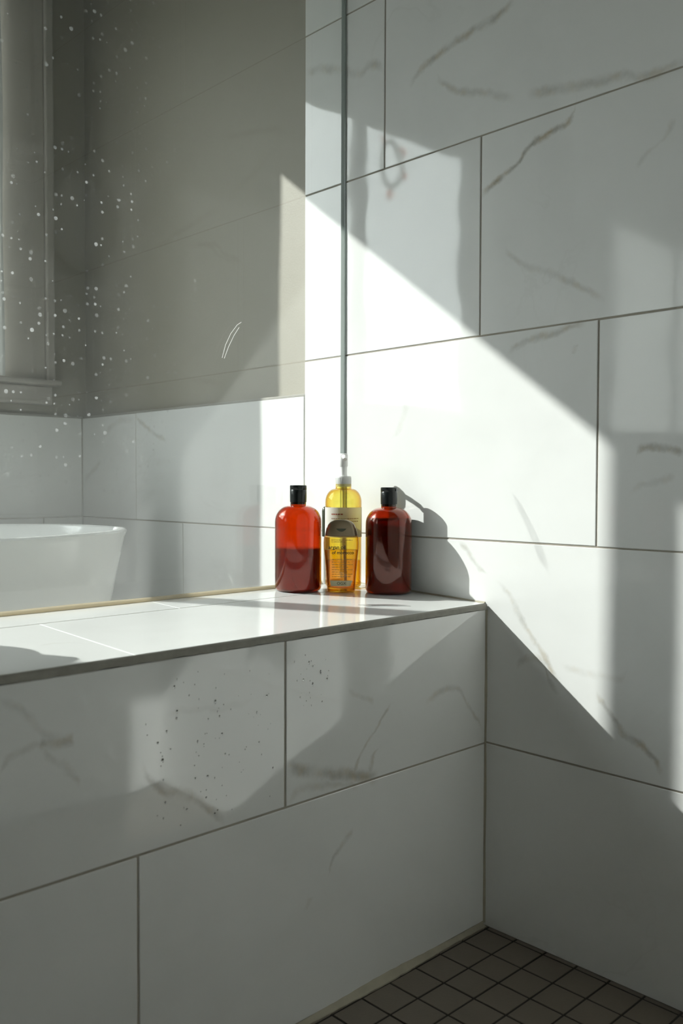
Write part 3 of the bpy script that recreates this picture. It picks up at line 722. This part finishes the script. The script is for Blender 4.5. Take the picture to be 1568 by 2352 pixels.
obj('small_print', on_front(word_lines([(-.016, .018, .0850), (-.016, .006, .0820), (-.0150, .0190, .0535), (-.0150, .0150, .0495), (-.0150, .0190, .0455), (-.0150, .0120, .0415), (-.0150, .0190, .0372), (-.0150, .0100, .0335), (-.0150, .0180, .0300), (-.0150, .0150, .0262)], 0.0010), -0.0003, flat_xy=False), M_INKG, oil)
bm = bmesh.new(); n = 14
lo = [bm.verts.new((-.0160 + (.0150 + .0160) * i / n, .0108, 0)) for i in range(n + 1)]; hi = [bm.verts.new((-.0180 + (.0180 + .0180) * i / n, .0196, 0)) for i in range(n + 1)]
for i in range(n): bm.faces.new((lo[i], lo[i + 1], hi[i + 1], hi[i]))
badge = obj('badge', on_front(bm, -0.0005), M_BADGE, oil)
obj('badge_lettering', on_front(put(text_mesh('OGX', 0.0066, 0.0), -.0070, .0130), -0.0008), M_INKK, badge)

# slim capped tube squeezed in behind the pump bottle
tube = tag(empty('slim_tube', (-0.0552, 0.3016, ledge_z(0.3016))), 'slim tube with dark olive cap squeezed between pump bottle and glass', 'bottle')
obj('cap', lathe([(0.0, .082), (.0068, .082), (.0071, .083), (.0071, .126), (.0062, .1305), (.0035, .1333), (0, .134)], n=28), M_OLIVE, tube, smooth=True, angle=50)
obj('body', lathe([(0, 0), (.0060, 0), (.0066, .001), (.0066, .080), (.0060, .082), (0, .082)], n=28), M_WHITE, tube, smooth=True, angle=50)

for o in C.objects:
    if o.name.split('.')[0] in ('small_print', 'heading', 'lettering', 'badge_lettering'): o['kind'] = 'stuff'

# ------------------------------------------------------------------ water on the tiles
bm = bmesh.new(); n = 30
rr = []
for k, (s, z) in enumerate(((1.0, 0.0), (0.96, 0.0006), (0.82, 0.0010), (0.4, 0.0012))):
    rr.append([bm.verts.new(((0.036 + 0.007 * math.sin(3 * t + .5)) * s * math.cos(t), (0.010 + 0.003 * math.sin(2 * t)) * s * math.sin(t), z)) for t in [2 * math.pi * i / n for i in range(n)]])
for u, w in zip(rr, rr[1:]):
    for i in range(n): bm.faces.new((u[i], u[(i + 1) % n], w[(i + 1) % n], w[i]))
bm.faces.new(rr[-1]); bm.faces.new(rr[0][::-1]); bmesh.ops.recalc_face_normals(bm, faces=bm.faces)
for v in bm.verts:
    v.co = Matrix.Rotation(-0.765, 3, 'Z') @ v.co; v.co.z += SLOPE * v.co.y
tag(obj('water_puddle', bm, M_WATER, None, smooth=True, loc=(-0.150, 0.075, ledge_z(0.075) + 0.0003), angle=180), 'small clear puddle on the sunlit ledge in front of the bottles', 'puddle')

bm = bmesh.new(); rnd = random.Random(11)
for i in range(110):
    x = rnd.uniform(-0.60, -0.42); z = rnd.uniform(0.30, 0.475)
    if rnd.random() < .2: x = rnd.uniform(-0.39, -0.33); z = rnd.uniform(.40, .47)
    r = 0.0005 + 0.0009 * rnd.random() ** 2.5; st = rnd.choice((1.0, 1.0, 1.5, 2.2)) 
    rr = [[bm.verts.new((x + r * s * math.cos(t), -0.0004 - h_ * r, z + r * st * s * math.sin(t))) for t in [2 * math.pi * k / 8 for k in range(8)]] for s, h_ in ((1.0, 0.0), (.8, .30), (.4, .45))]
    for u, w in zip(rr, rr[1:]):
        for k in range(8): bm.faces.new((u[k], u[(k + 1) % 8], w[(k + 1) % 8], w[k]))
    bm.faces.new(rr[-1]); bm.faces.new(rr[0][::-1])
bmesh.ops.recalc_face_normals(bm, faces=bm.faces)
tag(obj('water_droplets', bm, M_DROP, None, smooth=True, angle=180), 'clear water droplets clinging to the front face of the ledge', 'droplets', kind='stuff')
